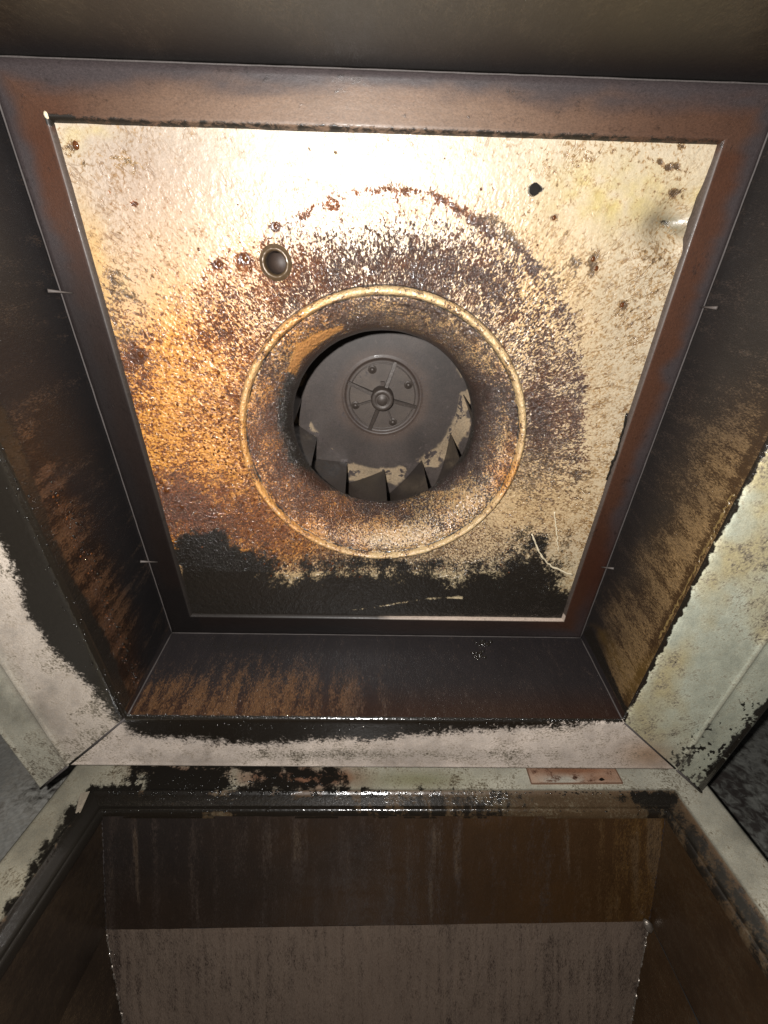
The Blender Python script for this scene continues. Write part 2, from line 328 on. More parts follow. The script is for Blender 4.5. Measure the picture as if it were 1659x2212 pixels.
    s = np.where(py > 1120, s, np.minimum(s, .95) * 0 + blob(px, py, 1162, 408, 14, 11, 1.0) + blob(px, py, 1440, 480, 20, 14, .55) + .0)  # higher up: bolt's shadow and dent's shade painted in as black
    s = s + np.exp(-((r - .1792) / .0013) ** 2) * (.75 + w2)
    s = s * (.72 + .28 * sm(0, 22, px - (412 - .277 * (1330 - py)) + w2 * 16))
    wet = np.where(s > .5, .35, wet)
    d = np.where((py > 1235) & (s > .3), np.minimum(d, .35), d)
    A = lerp3(A, C3(.44, .36, .22, px), sm(1170, 1250, py + w1 * 80) * .75)
    st = np.clip(.45 + w1 * 1.2 + .6 * sm(900, 1200, px) * sm(450, 600, py) + blob(px, py, 260, 500, 70, 260, .4), 0, 1)
    return dict(A=A, B=B, dens=d, wet=wet, soot=s, stain=st)
NA, NR = 1080, 170
th = np.linspace(0, 2 * math.pi, NA, endpoint=False); tt = np.linspace(0, 1, NR)
Rsq = .304 / np.maximum(np.abs(np.cos(th)), np.abs(np.sin(th)))
R2 = .1785 + (Rsq[:, None] - .1785) * tt[None, :]
X = (R2 * np.cos(th)[:, None]).ravel(); Y = (R2 * np.sin(th)[:, None]).ravel() - .003 * (1 - np.tile(tt, NA)) * 1
Zp = ZP + .0016 * fbm(X * 14, Y * 14, 2.2) + .0006 * fbm(X * 90, Y * 90, 1.1)
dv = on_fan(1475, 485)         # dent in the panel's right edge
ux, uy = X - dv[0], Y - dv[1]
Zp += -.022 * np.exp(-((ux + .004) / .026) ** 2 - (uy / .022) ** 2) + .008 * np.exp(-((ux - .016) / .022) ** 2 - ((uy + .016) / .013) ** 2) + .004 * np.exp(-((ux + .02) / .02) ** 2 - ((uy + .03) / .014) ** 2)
Vp = np.stack([X, Y, Zp], -1); gp = on_fan(594, 568)
keep = np.hypot(X - gp[0], Y - gp[1]) > .0112
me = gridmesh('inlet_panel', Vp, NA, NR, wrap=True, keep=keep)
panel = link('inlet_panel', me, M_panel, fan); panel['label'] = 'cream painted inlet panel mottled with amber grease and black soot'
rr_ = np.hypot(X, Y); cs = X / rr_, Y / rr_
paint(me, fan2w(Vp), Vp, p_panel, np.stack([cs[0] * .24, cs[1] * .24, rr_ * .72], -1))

# ---- inlet cone (bell mouth)
def p_cone(px, py, L):
    r = np.hypot(L[:, 0], L[:, 1]); a = np.arctan2(L[:, 1], L[:, 0]); w1 = fbm(px / 60, py / 60, 2, 4); w2 = fbm(px / 22, py / 22, 6, 4)
    left = np.clip(blob(px, py, 560, 1000, 170, 260, 1.1) + blob(px, py, 680, 1110, 130, 80, .6) + blob(px, py, 640, 700, 100, 60, .7) + blob(px, py, 1100, 1030, 40, 70, 1.0) + w2, 0, 1)
    A = lerp3(C3(.36, .235, .11, px), C3(.43, .19, .045, px), left); A = lerp3(A, lerp3(C3(.50, .36, .19, px), C3(.52, .26, .08, px), left), sm(.1685, .171, r))
    bead = sm(.1685, .171, r)
    d = .585 + .3 * w1 + sm(.158, .135, r) * .07
    d = d - blob(px, py, 850, 1160, 200, 40, .14) - blob(px, py, 985, 1060, 60, 90, .15)
    d = d * (1 - bead) + bead * (.37 + w2 * .45 + .06 * left)
    d += sm(.135, .125, r) * .25 * (py < 1060)
    B = lerp3(C3(.050, .027, .020, px), C3(.13, .042, .010, px), left)
    B = lerp3(B, C3(.09, .045, .02, px), blob(px, py, 860, 720, 260, 90, .7))
    scr = sdist(px, py, [(618, 800), (640, 745), (690, 715), (745, 700), (742, 712), (690, 745), (655, 775), (640, 815)])   # scraped orange strip
    d = d - sm(-2, 8, scr) * .6; A = lerp3(A, C3(.42, .20, .07, px), sm(-2, 8, scr))
    s = sm(.128, .1235, r) * .55 + blob(px, py, 620, 880, 40, 120, .5) + blob(px, py, 645, 1000, 25, 45, .4) + w2 * .3
    s += np.exp(-((r - .1795) / .0012) ** 2) * .9 + np.exp(-((r - .1690) / .0011) ** 2) * .8 + sm(.150, .124, r) * .30 * (py < 1000)
    return dict(A=A, B=B, dens=d, wet=.8, stain=.3, soot=s)
cone = lathe('inlet_cone', [(.182, ZP - .001), (.1798, ZP - .0005), (.1785, .001), (.1772, .0045), (.1748, .0062), (.172, .0055), (.1705, .002), (.1695, -.0022), (.1672, -.0030), (.1655, -.0024), (.160, -.005), (.152, -.0105), (.1445, -.018), (.138, -.027), (.132, -.039), (.1275, -.052), (.1248, -.064), (.1243, -.072), (.1262, -.074)],
             M_panel, fan, n=900, painter=p_cone, step=.0014, jag=.0009, texr=.17)
cone['label'] = 'round bell mouth thick with mottled amber and brown grease'

# ---- frame round the panel
def p_frame(px, py, L):
    w1 = fbm(px / 120, py / 40, 3, 4); w2 = fbm(px / 25, py / 25, 6, 4); e = np.maximum(np.abs(L[:, 0]), np.abs(L[:, 1]))
    inner = sm(.336, .316, e + w1 * .02)
    top = sm(.29, .30, L[:, 1]); rt = (L[:, 0] > .29) * (1 - top); lf = (L[:, 0] < -.29) * (1 - top)
    A = lerp3(C3(.062, .055, .060, px), C3(.085, .042, .026, px), inner)
    A = lerp3(A, C3(.26, .19, .135, px), np.clip(inner * blob(px, py, 760, 250, 520, 300, .95) * top, 0, 1))
    A = lerp3(A, C3(.095, .040, .020, px), np.clip(inner * (rt * .7 * sm(1360, 300, py) + blob(px, py, 95, 330, 90, 160, .9)), 0, 1))
    A = lerp3(A, C3(.033, .028, .028, px), np.clip(lf * .8 * sm(400, 700, py) + sm(1250, 1340, py) * sm(1250, 1100, px) * .8, 0, 1))
    A = lerp3(A, C3(.07, .026, .014, px), np.clip(rt * blob(px, py, 1290, 1240, 60, 110, .9), 0, 1))
    lip = sm(.3042, .3030, e); A = lerp3(A, C3(.13, .12, .11, px), lip * .8 * (1 - top)); A = lerp3(A, C3(.9, .82, .72, px), lip * (L[:, 1] < -.29) * sm(800, 860, px + w2 * 60) * (1 + 0 * px))
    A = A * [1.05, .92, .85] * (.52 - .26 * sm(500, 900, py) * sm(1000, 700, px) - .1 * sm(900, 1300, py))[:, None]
    return dict(A=A, B=A * .6, dens=.33 + w2 * .3, wet=.08 + 0 * px, stain=.1, soot=sm(.307, .3035, e) * top * .55 + w2 * .3 + blob(px, py, 110, 250, 30, 20, .5))
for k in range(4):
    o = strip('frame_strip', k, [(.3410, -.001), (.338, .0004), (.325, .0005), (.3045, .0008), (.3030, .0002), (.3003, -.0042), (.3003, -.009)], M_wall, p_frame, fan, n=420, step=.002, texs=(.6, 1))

# ---- skirt walls
def p_skirt(px, py, L):
    x, y, z = L.T; w1 = fbm(px / 110, py / 110, 3, 5); w2 = fbm(px / 25, py / 25, 8, 4); w3 = fbm((x + y) * 60, z * 9, (x - y) * 60, 4)
    q = z / .15
    A = C3(.030, .026, .026, px); B = C3(.085, .047, .026, px); d = .22 + w1 * .3; wet = .16 + 0 * px; s = .12 + 0 * px + w1 * .4
    isR = x > .33; isL = x < -.33; isB = y < -.33; isT = y > .33
    # right wall: tan grease thickening outwards
    t = sm(.15, .95, q + w1 * .5) * sm(700, 1150, py)
    A = np.where(isR[:, None], lerp3(C3(.032, .027, .025, px), C3(.085, .045, .018, px), t), A)
    B = np.where(isR[:, None], lerp3(C3(.05, .037, .03, px), C3(.30, .19, .085, px), t), B)
    d = np.where(isR, .33 + .20 * t + w3 * .35 + w1 * .15 - blob(q, 0 * q, .93, 0, .05, 1, .2), d)
    wedge = sdist(px, py, [(1283, 1352), (1300, 1350), (1355, 1440), (1420, 1400), (1470, 1330), (1440, 1430), (1362, 1528)])
    A = np.where(isR[:, None], lerp3(A, C3(.20, .115, .03, px), sm(-12, 22, wedge + w2 * 25) * .75), A)
    tab = sdist(px, py, [(1250, 1372), (1278, 1350), (1300, 1400), (1356, 1530), (1345, 1560)])
    s = np.where(isR, .05 + sm(-5, 6, tab) * .6 + w2 * .2 + np.exp(-((q - 1.0) / .04) ** 2) * .45, s)
    # left wall: dark, with dripping rust-brown grease low down near the outer edge
    t = sm(.25, .75, q + w1 * .6) * sm(850, 1150, py + w1 * 300)
    edge = np.exp(-((q - .74 - w1 * .12) / .07) ** 2) * sm(900, 1000, py)
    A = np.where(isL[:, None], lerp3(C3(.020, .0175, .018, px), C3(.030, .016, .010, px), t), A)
    B = np.where(isL[:, None], lerp3(lerp3(C3(.05, .034, .025, px), C3(.135, .065, .030, px), t), C3(.10, .045, .024, px), np.clip(edge, 0, 1) * .6), B)
    d = np.where(isL, .27 + .20 * t + w3 * .7 + .03 * edge, d); wet = np.where(isL, .14 + .5 * t + .4 * edge, wet)
    s = np.where(isL, .12 + sm(.80, .92, q + w1 * .15) * .6 + w1 * .3, s)
    # bottom wall
    t = sm(.12, .75, q + w1 * .5) * sm(900, 640, px + w1 * 200)
    t2 = sm(.55, 1.0, q)
    A = np.where(isB[:, None], lerp3(C3(.036, .030, .031, px), C3(.050, .026, .019, px), t2), A)
    B = np.where(isB[:, None], lerp3(C3(.062, .045, .038, px), C3(.16, .080, .035, px), t), B)
    d = np.where(isB, .30 + .20 * t + w3 * .55 * (t + .3), d); wet = np.where(isB, .2 + .45 * t2, wet)
    s = np.where(isB, .08 + sm(.97, 1.0, q) * .45 * sm(1350, 1000, px) + w1 * .3 + blob(px, py, 520, 1395, 180, 25, .35), s)
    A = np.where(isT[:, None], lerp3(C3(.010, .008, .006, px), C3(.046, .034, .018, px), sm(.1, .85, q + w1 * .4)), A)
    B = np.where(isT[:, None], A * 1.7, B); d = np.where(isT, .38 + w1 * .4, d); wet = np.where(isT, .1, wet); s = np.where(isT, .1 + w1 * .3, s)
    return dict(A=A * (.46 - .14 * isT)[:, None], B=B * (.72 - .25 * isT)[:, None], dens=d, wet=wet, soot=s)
labels = {0: 'right skirt wall with tan streaked grease towards its outer edge', 2: 'left skirt wall, black with rusty drips near the outer edge', 3: 'lower skirt wall, dark with brown vertical streaks', 1: 'upper skirt wall, dark olive brown'}
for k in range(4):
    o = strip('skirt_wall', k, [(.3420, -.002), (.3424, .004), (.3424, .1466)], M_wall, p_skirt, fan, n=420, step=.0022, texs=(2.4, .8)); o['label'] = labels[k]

# ---- grey base flange
EDGE = [(-60, 1100), (0, 1172), (30, 1240), (60, 1330), (105, 1395), (150, 1440), (200, 1490), (232, 1535), (280, 1580), (320, 1592), (420, 1600), (560, 1612), (700, 1598), (830, 1600), (900, 1588), (1000, 1580), (1130, 1574), (1300, 1562), (1345, 1560), (1345, 1520), (700, 1300), (0, 900)]
def p_flange(px, py, L):
    x, y, z = L.T; e = np.maximum(np.abs(x), np.abs(y)); w1 = fbm(px / 110, py / 110, 5, 5); w2 = fbm(px / 16, py / 16, 8, 4); wx = fbm(px / 7 + py / 22, py / 60, 2, 3)
    isR = (x > .33) & (x > np.abs(y)); isB = (y < -.33) & (-y > np.abs(x))
    A = lerp3(C3(.37, .32, .27, px), C3(.30, .285, .23, px), sm(.44, .48, e))
    A = lerp3(A, C3(.42, .36, .31, px), isB * 1.0); A = lerp3(A, C3(.33, .34, .27, px), isR * 1.0)
    A = lerp3(A, C3(.27, .22, .11, px), isR * np.clip(w1 * 3 + blob(e, 0 * e, .37, 0, .03, 1, .5), 0, .8))
    A = lerp3(A, C3(.28, .16, .08, px), np.clip(blob(px, py, 1400, 1630, 60, 30, .7), 0, 1))
    A = A * (1.42 + 1.4 * w1 + .5 * w2)[:, None]
    B = C3(.21, .18, .135, px); d = .36 + w1 * .6 + w2 * .3
    d = np.where(isB, .34 + blob(px, py, 800, 1630, 330, 12, .2) + w1 * .3, d)
    s = .5 + sdist(px, py, EDGE) / 62 + wx * .14 + w2 * .18
    s = np.where(isR, sm(.3475, .3430, e + w2 * .006) * .8, s)
    far = sm(.505, .526, e + w2 * .02) * (isR * .50 + (~isR) * .30) * (~isB)
    s = np.maximum(s, far + blob(px, py, 1475, 1640, 40, 30, .5) + isR * sm(.46, .52, e) * .26 * sm(1400, 1560, py) + w2 * .15)
    s = np.maximum(s, np.exp(-((e - .3424) / .003) ** 2) * isB * .8)
    A = lerp3(A, C3(.16, .085, .05, px), (sm(.4585, .4605, e) * sm(.4650, .4628, e)) * .25 * isR)
    spots = sm(.14, .24, fbm(px / 6, py / 8, 4, 2)) * isR * (sm(.40, .47, e) * .55 + .1) * sm(1350, 1620, py); s = s + spots
    wet = np.where(s > .5, .5, .22) + sm(.352, .347, e) * .5
    return dict(A=A, B=B, dens=d, wet=wet, soot=s)
full = [(.3424, .1462), (.3429, .1482), (.3440, .1499), (.3458, .1511), (.3480, .1515), (.352, .1515), (.452, .1515), (.458, .1520), (.4610, .1540), (.4640, .1520), (.470, .1512), (.5215, .1512), (.5245, .1528), (.527, .1528), (.5285, .151), (.5288, .135)]
for k in range(4):
    if k == 3: o = strip('flange', k, full[:8] + [(.4600, .1520), (.4618, .1500), (.4622, .138)], M_galv, p_flange, fan, n=520, step=.0022)
    else: o = strip('flange', k, full, M_galv, p_flange, fan, n=460, step=.0024)
    o['label'] = {0: 'pale green-grey flange speckled with black at its outer corner', 2: 'beige flange with a ragged black soot edge', 3: 'beige lower flange under a ragged soot line', 1: 'upper flange'}[k]
# mitre joints
for sx, rng_ in ((1, (.345, .458)), (-1, (.345, .458))):
    a, b = rng_; tube('mitre_seam', [(sx * a, -a, .1515), (sx * (a + b) / 2, -(a + b) / 2, .1522), (sx * b, -b, .1522)], .0016, M_bead, fan, jag=.5)
    tube('flange_end', [(sx * .463, -.463, .1525), (sx * .5, -.5, .1522), (sx * .527, -.527, .1525)], .0020, M_bead, fan, jag=.4)

# seams where the skirt meets the frame
for k in range(4):
    n = 60; pts = []
    for i in range(n):
        s = -1 + 2 * i / (n - 1); a = s * .3412; c, q = round(math.cos(k * math.pi / 2)), round(math.sin(k * math.pi / 2))
        pts.append((.3412 * c - a * q, .3412 * q + a * c, .0002 + .0002 * random.random()))
    tube('seam_bead', pts, .0009 if k != 1 else .0007, M_bead, fan, seg=6, jag=.5)
for sx in (-1, 1):
    tube('corner_seam', [(sx * .3416, -.3416, .001 + .0146 * i) for i in range(11)], .0011, M_bead, fan, seg=6, jag=.6)
for (a, b, c, d_) in ((103, 628, 156, 633), (303, 1213, 340, 1214), (1515, 663, 1549, 665), (1300, 1225, 1326, 1228)):
    wallx = -.3408 if a < 800 else .3408
    on_wall = lambda u_, v_: w2fan(on_plane(u_, v_, fan2w((wallx, 0, 0)), RF[:, 0]))
    p0, p1 = (on_wall(a, b), on_fan(c, d_, .002)) if a < 800 else (on_wall(c, d_), on_fan(a, b, .002))
    tube('pin', [p0, p0 * .4 + p1 * .6, p1], [.0018, .0010, .0010], M_pin, fan)
p = on_fan(97, 247, .002); blobs('white_drip', [(p[0], p[1], 0., .0022, .003, .002, None)], M_crust, fan)

# ---- fitting with a hole, bolt, peeled paint on the panel
ft = lathe('pipe_fitting', [(.0170, ZP - .0006), (.0166, ZP + .0010), (.0150, ZP + .0020), (.0142, ZP + .0040), (.0126, ZP + .0046), (.0112, ZP + .0038), (.0105, ZP + .0010), (.0102, ZP - .003)], M_fit, panel, n=40, at=(gp[0], gp[1], 0), jag=.0008)
lathe('fitting_bore', [(.0102, ZP - .003), (.0102, ZP - .04), (.0001, ZP - .04)], M_dark, panel, n=40, at=(gp[0], gp[1], 0))
bp_ = on_fan(1154, 409); bm = bmesh.new(); bmesh.ops.create_cone(bm, cap_ends=True, segments=6, radius1=.0062, radius2=.0056, depth=.006, matrix=Matrix.Translation((bp_[0], bp_[1], ZP + .003)))
bm_obj('bolt', bm, M_boltd, panel, .0008, False)
def crust(pts, r, mat=M_crust, nm='peeled_paint'):
    q = np.array([on_fan(a, b, ZP) for a, b in pts]); q[:, 2] = ZP + .0012; n = 26; q = polyline(q, n)
    q[:, :2] += np.array([[random.gauss(0, .0006), random.gauss(0, .0006)] for _ in range(n)])
    tube(nm, q, [r * (.6 + .7 * random.random()) for _ in range(n)], mat, panel, seg=6, jag=.4)
crust([(1150, 1152), (1158, 1180), (1172, 1205), (1190, 1222), (1212, 1232), (1236, 1242)], .0014)
crust([(1197, 1105), (1201, 1145), (1206, 1190)], .0010)
crust([(1352, 892), (1346, 925), (1330, 985), (1318, 1010), (1310, 1035)], .0016, M_black, 'grease_fleck')

# drops of grease on the panel and cone
items = []
for (a, b, r) in ((470, 571, 7), (527, 558, 8), (594, 489, 6), (300, 768, 9), (287, 745, 5), (158, 312, 8), (1348, 660, 6), (1285, 560, 6), (1292, 580, 6), (390, 1098, 9), (357, 1062, 10), (345, 1045, 8), (1200, 470, 5), (596, 483, 5), (640, 690, 6), (655, 682, 5), (625, 1218, 5)):
    p = on_fan(a, b); items.append((p[0], p[1], ZP, r / 2500, r / 2200, r / 5200, None))
for _ in range(1500):
    t = random.uniform(0, 2 * math.pi); r = .18 + abs(random.gauss(0, .05)); x, y = r * math.cos(t), r * math.sin(t)
    if max(abs(x), abs(y)) > .29 or y < -.22: continue
    pr = .05 + .75 * sm(.02, -.12, x) * sm(.14, .02, y)
    if random.random() > pr: continue
    s = random.uniform(.0006, .0015) * (1.25 if x < -.1 else 1); items.append((x, y, ZP + .0002, s, s * random.uniform(.8, 1.6), s * .7, None))
blobs('grease_drops', items, M_amber, panel)

# ---- impeller behind the inlet
ZB = -.200
def p_back(px, py, L):
    r = np.hypot(L[:, 0], L[:, 1]); w1 = fbm(px / 60, py / 60, 5, 4); w2 = fbm(px / 14, py / 14, 8, 4)
    A = lerp3(C3(.049, .038, .033, px), C3(.075, .05, .038, px), np.exp(-((r - .070) / .010) ** 2) * .7) * (1 + w1 * .9)[:, None]; A = lerp3(A, C3(.10, .076, .058, px), sm(.062, .050, r) * (.45 + w1))
    a = (np.degrees(np.arctan2(L[:, 0], -L[:, 1])) - 3.2 + 360) % 30
    chord = r - (.133 + (30 - a) * .0016)     # distance outside the chord of the next blade
    k = sm(.1255, .1300, r + w2 * .010 + np.abs(a - 13) * -.00012) * sm(.162, .156, r + w2 * .03) 
    return dict(A=lerp3(A, C3(.26, .195, .125, px) * (1 + w1)[:, None], k * sm(-.13, -.10, fbm(L[:, 0] * 38, L[:, 1] * 38, 3, 2))), B=C3(.055, .042, .038, px), dens=.36 + w2 * .25 + k * w2 * .6, wet=.12 + 0 * px, soot=.05 + w1 * .2)
imp = lathe('impeller', [(.0001, ZB - .003), (.0595, ZB - .003), (.0610, ZB - .0005), (.0625, ZB + .0012), (.0645, ZB + .0012), (.0665, ZB), (.213, ZB), (.213, ZB - .004)], M_imp, fan, n=360, painter=p_back, step=.0018, texr=.1)
imp['label'] = 'dark fan wheel with backward leaning blades and flaking back plate'
def p_blade(px, py, L):
    w2 = fbm(px / 20, py / 20, 8, 4); w1 = fbm(px / 60, py / 60, 3, 4)
    return dict(A=C3(.046, .036, .030, px) * (1 + 1.2 * w1)[:, None], B=C3(.028, .023, .020, px), dens=.35 + w1 * .6, wet=.65 + 0 * px, soot=.12 + w2 * .3)
blade_parts = []
for k in range(12):
    phi = math.radians(3.2 + 30 * k); c, s = math.cos(phi), math.sin(phi)
    P0 = np.array([0, -.133]); Dv = np.array([-.0805, -.0215]); nu, nv = 24, 24; V = []
    for side in (0, 1):
        for i in range(nu):
            for j in range(nv):
                u, v = i / (nu - 1), j / (nv - 1); q = P0 + Dv * u * 1.55; q = q + np.array([0, -.006]) * math.sin(u * math.pi) * (1 + 2.2 * v) + np.array([.003, .004]) * v * (1 - u)
                q = q + np.array([0, -.0018]) * side
                z = ZB + .0005 + v * (.118 - .045 * u); V.append((q[0] * c - q[1] * s, q[0] * s + q[1] * c, z))
    V = np.array(V); idx = np.arange(2 * nu * nv).reshape(2, nu, nv); Fc = []
    for i in range(nu - 1):
        for j in range(nv - 1):
            Fc.append((idx[0, i, j], idx[0, i + 1, j], idx[0, i + 1, j + 1], idx[0, i, j + 1])); Fc.append((idx[1, i, j], idx[1, i, j + 1], idx[1, i + 1, j + 1], idx[1, i + 1, j]))
    for i in range(nu - 1):
        for j in (0, nv - 1): Fc.append((idx[0, i, j], idx[0, i + 1, j], idx[1, i + 1, j], idx[1, i, j]))
    for j in range(nv - 1):
        for i in (0, nu - 1): Fc.append((idx[0, i, j], idx[0, i, j + 1], idx[1, i, j + 1], idx[1, i, j]))
    me = bpy.data.meshes.new('blade'); me.from_pydata([tuple(v) for v in V], [], [tuple(int(a) for a in f) for f in Fc]); o = link('blade', me, M_imp, imp)
    me.set_sharp_from_angle(angle=.6); paint(me, fan2w(V), V, p_blade, V)
lathe('front_shroud', [(.1285, -.078), (.1310, -.0795), (.150, -.098), (.180, -.116), (.213, -.126), (.213, -.129)], M_imp, imp, n=120, painter=p_blade, step=.003)
# hub on the back plate
lathe('hub_ring', [(.0535, ZB - .0028), (.0545, ZB - .0012), (.0555, ZB - .0028)], M_hub, imp, n=80)
lathe('hub', [(.0001, ZB + .018), (.0085, ZB + .018), (.0095, ZB + .0165), (.0105, ZB + .018), (.0165, ZB + .018), (.0182, ZB + .016), (.0190, ZB - .003)], M_hub, imp, n=48)
for ang in (70.6, 158, -15.5, -110):
    bm = bmesh.new(); vs = box(bm, (.0185, -.0028, ZB - .0028), (.0600, .0028, ZB + .007))
    for v in vs:
        if v.co.x > .05 and v.co.z > ZB: v.co.z = ZB + .001
        v.co = Matrix.Rotation(math.radians(ang), 3, 'Z') @ v.co
    bm_obj('rib', bm, M_hub, imp, .0007)
for ang in (111, 26, -161, -66):
    a = math.radians(ang); lathe('rivet', [(.0001, ZB + .002), (.003, ZB + .0018), (.0036, ZB + .0005), (.0040, ZB - .0026), (.0064, ZB - .0018), (.0070, ZB - .0028)], M_hub, imp, n=24, at=(.047 * math.cos(a), .047 * math.sin(a), 0))
    if ang < 0:
        bm = bmesh.new(); vs = box(bm, (.019, -.0014, ZB - .0028), (.043, .0014, ZB + .001))
        for v in vs: v.co = Matrix.Rotation(a, 3, 'Z') @ v.co
        bm_obj('rib', bm, M_hub, imp, .0005)
bm = bmesh.new(); box(bm, (-.0035, .0185, ZB - .0026), (.0035, .0260, ZB + .002)); bm_obj('keyway', bm, M_dark, imp, .0005)
# housing behind the panel
lathe('fan_housing', [(.296, -.012), (.296, -.24), (.285, -.255), (.0001, -.26)], M_dark, fan, n=64)

# grease along the skirt's lower lips
items = []
def dripline(pts_fan, n, sc, jit):
    q = polyline(pts_fan, n)
    for p in q:
        s = sc * random.uniform(.4, 1.5); items.append((p[0] + random.gauss(0, jit), p[1] + random.gauss(0, jit), p[2] + random.gauss(0, jit * .7), s, s * random.uniform(.8, 1.6), s * .9, None))
dripline([(-.341, .0, .112), (-.341, -.12, .108), (-.341, -.33, .116)], 110, .0009, .0045)
dripline([(-.330, -.3425, .148), (.30, -.3425, .149)], 420, .0010, .0008)
dripline([(-.344, .05, .1515), (-.348, -.20, .1515), (-.345, -.34, .1515), (-.2, -.356, .1515), (.0, -.353, .1515), (.2, -.347, .1515)], 220, .0010, .0040)
blobs('grease_drips', items, M_black, fan)
items = []
for _ in range(34):
    y = random.uniform(-.33, .0); items.append((-.3415, y, .112 + random.gauss(0, .007) , *(lambda q_: (.0008, q_, q_ * random.uniform(.8, 1.8)))(random.uniform(.0006, .0015)), None))
blobs('grease_beads', items, M_amber, fan)
q = []
for a, b in ((1655, 1105), (1640, 1112), (1618, 1122), (1600, 1145), (1588, 1165), (1570, 1180), (1548, 1200), (1535, 1222), (1512, 1250), (1500, 1275), (1470, 1330), (1440, 1385)):
    p = w2fan(on_plane(a - 14, b, fan2w((.3424, 0, .1)), RF[:, 0])); q.append((.3420, p[1], min(p[2], .142)))
q = polyline(q, 70); q += np.array([[0, random.gauss(0, .0006), random.gauss(0, .0011)] for _ in range(70)])
tube('grease_run', q, [.0012 * random.uniform(.2, 1.4) for _ in range(70)], plain('tan_grease', (.13, .085, .032), .25, 0, .6, .0004, 400), fan, jag=.4)
# two black grease lumps on the lower skirt wall
for cx_, cy_ in ((1045, 1390), (1035, 1415)):
    p = w2fan(on_plane(cx_, cy_, fan2w((0, -.3424, .05)), RF[:, 1])); its = []
    for _ in range(16):
        s = random.uniform(.0012, .0045); its.append((p[0] + random.gauss(0, .0055), -.3420, p[2] + random.gauss(0, .004), s, s * .7, s, None))
    blobs('grease_lump', its, M_black, fan)

# ================================================================== THE CURB AND THE DUCT
ZK = -.645; CY = .070
def curb2w(v): return np.asarray(v, float) + C0
curb = empty('roof_curb', 'square grey curb around the duct opening, smeared with black grease at its far lip', 'roof curb', loc=(0, CY, ZC + ZK))
MC = np.array([0, CY, ZC + ZK])
def cu2w(v): return np.asarray(v, float) + MC
def p_curb(px, py, L):
    x, y, z = L.T; e = np.maximum(np.abs(x), np.abs(y)); w1 = fbm(px / 90, py / 90, 5, 5); w2 = fbm(px / 22, py / 30, 8, 4); w3 = fbm(px / 9, py / 40, 1, 4)
    A = lerp3(C3(.30, .275, .21, px), C3(.38, .36, .29, px), sm(0, 1500, px)); A = A * (1.05 + w1 * 1.2)[:, None]
    rust = np.clip(blob(px, py, 660, 1680, 150, 22, 1.2) + blob(px, py, 380, 1665, 80, 16, 1.0) + w2 * 1.0, 0, 1) * (py < 1712) * sm(850, 770, px + w2 * 120) * sm(225, 260, px)
    A = lerp3(A, C3(.20, .10, .06, px), rust)
    A = lerp3(A, C3(.20, .19, .10, px), blob(px, py, 900, 1685, 110, 20, .8))
    lipc = sm(.476, .472, e); A = lerp3(A, C3(.085, .045, .02, px), np.clip(lipc * .95, 0, 1))
    inn = sm(.474, .464, e); A = lerp3(A, C3(.06, .038, .02, px), inn * .9)
    s = -.1 + inn * (.20 + .2 * sm(700, 100, px)) + w2 * .6 + w3 * .4
    s += sm(830, 700, px) * sm(240, 330, px) * (y > .4) * (.74 + 1.9 * fbm(px / 60, py / 22, 12, 3)) + blob(px, py, 300, 1690, 110, 30, .35) + blob(px, py, 230, 1745, 70, 30, .5) + (x < -.4) * sm(.505, .475, e + w1 * .05) * .75
    s += (y > .4) * sm(1690, 1706, py + w2 * 14) * (px > 780) * sm(1240, 1000, px) * .5 + blob(px, py, 1390, 1725, 120, 14, .4) + (x > .4) * sm(.482, .470, e) * .45
    return dict(A=A, B=C3(.12, .095, .06, px), dens=.33 + w1 * .5, wet=(.3 + .6 * inn + .3 * (s > .4)) * (1 - .85 * (np.abs(x) > y) * inn), soot=s)
cprof = [(.540, -.30), (.540, -.012), (.538, -.003), (.533, 0), (.4765, 0), (.4750, .0013), (.4732, .0018), (.4714, .0012), (.4698, -.001), (.4535, -.0095), (.4515, -.0084), (.4497, -.0080), (.4478, -.0088), (.4462, -.0125), (.4445, -.018), (.4445, -.022)]
for k in range(4):
    o = strip('curb_side', k, cprof, M_galv, p_curb, curb, n=500 if k == 1 else 300, step=.0026 if k == 1 else .004, toW=cu2w)
# rectangular rusty patch left by a plate on the curb top
def p_tape(px, py, L):
    w2 = fbm(px / 18, py / 12, 8, 4); w1 = fbm(px / 50, py / 50, 2, 4)
    inner = sdist(px, py, [(1165, 1660), (1318, 1662), (1322, 1684), (1250, 1686), (1170, 1682)])
    A = lerp3(C3(.36, .24, .17, px), C3(.44, .40, .33, px), blob(px, py, 1215, 1685, 42, 9, 1.3).clip(0, 1) * (px < 1262))
    A = lerp3(A, C3(.24, .115, .065, px), np.clip(blob(px, py, 1240, 1664, 95, 8, 1.1) + blob(px, py, 1300, 1680, 30, 7, .6) * 1.0, 0, 1))
    s = np.exp(-(inner / 2.2) ** 2) * .42 + blob(px, py, 1300, 1683, 5, 4, .8)
    return dict(A=A * (1 + w1 * .7)[:, None], B=C3(.16, .08, .05, px), dens=.35 + w2, wet=.4 + 0 * px, soot=s)
zt = ZC + ZK + .0012; P4 = [on_plane(a, b, (0, 0, zt), (0, 0, 1)) for a, b in ((1148, 1693), (1345, 1692), (1325, 1654), (1135, 1652))]
P4 = [p_ - MC for p_ in P4]
quad('rust_patch', P4, 90, 30, M_galv, p_tape, curb, toW=cu2w)
bm = bmesh.new()                # its raised rim
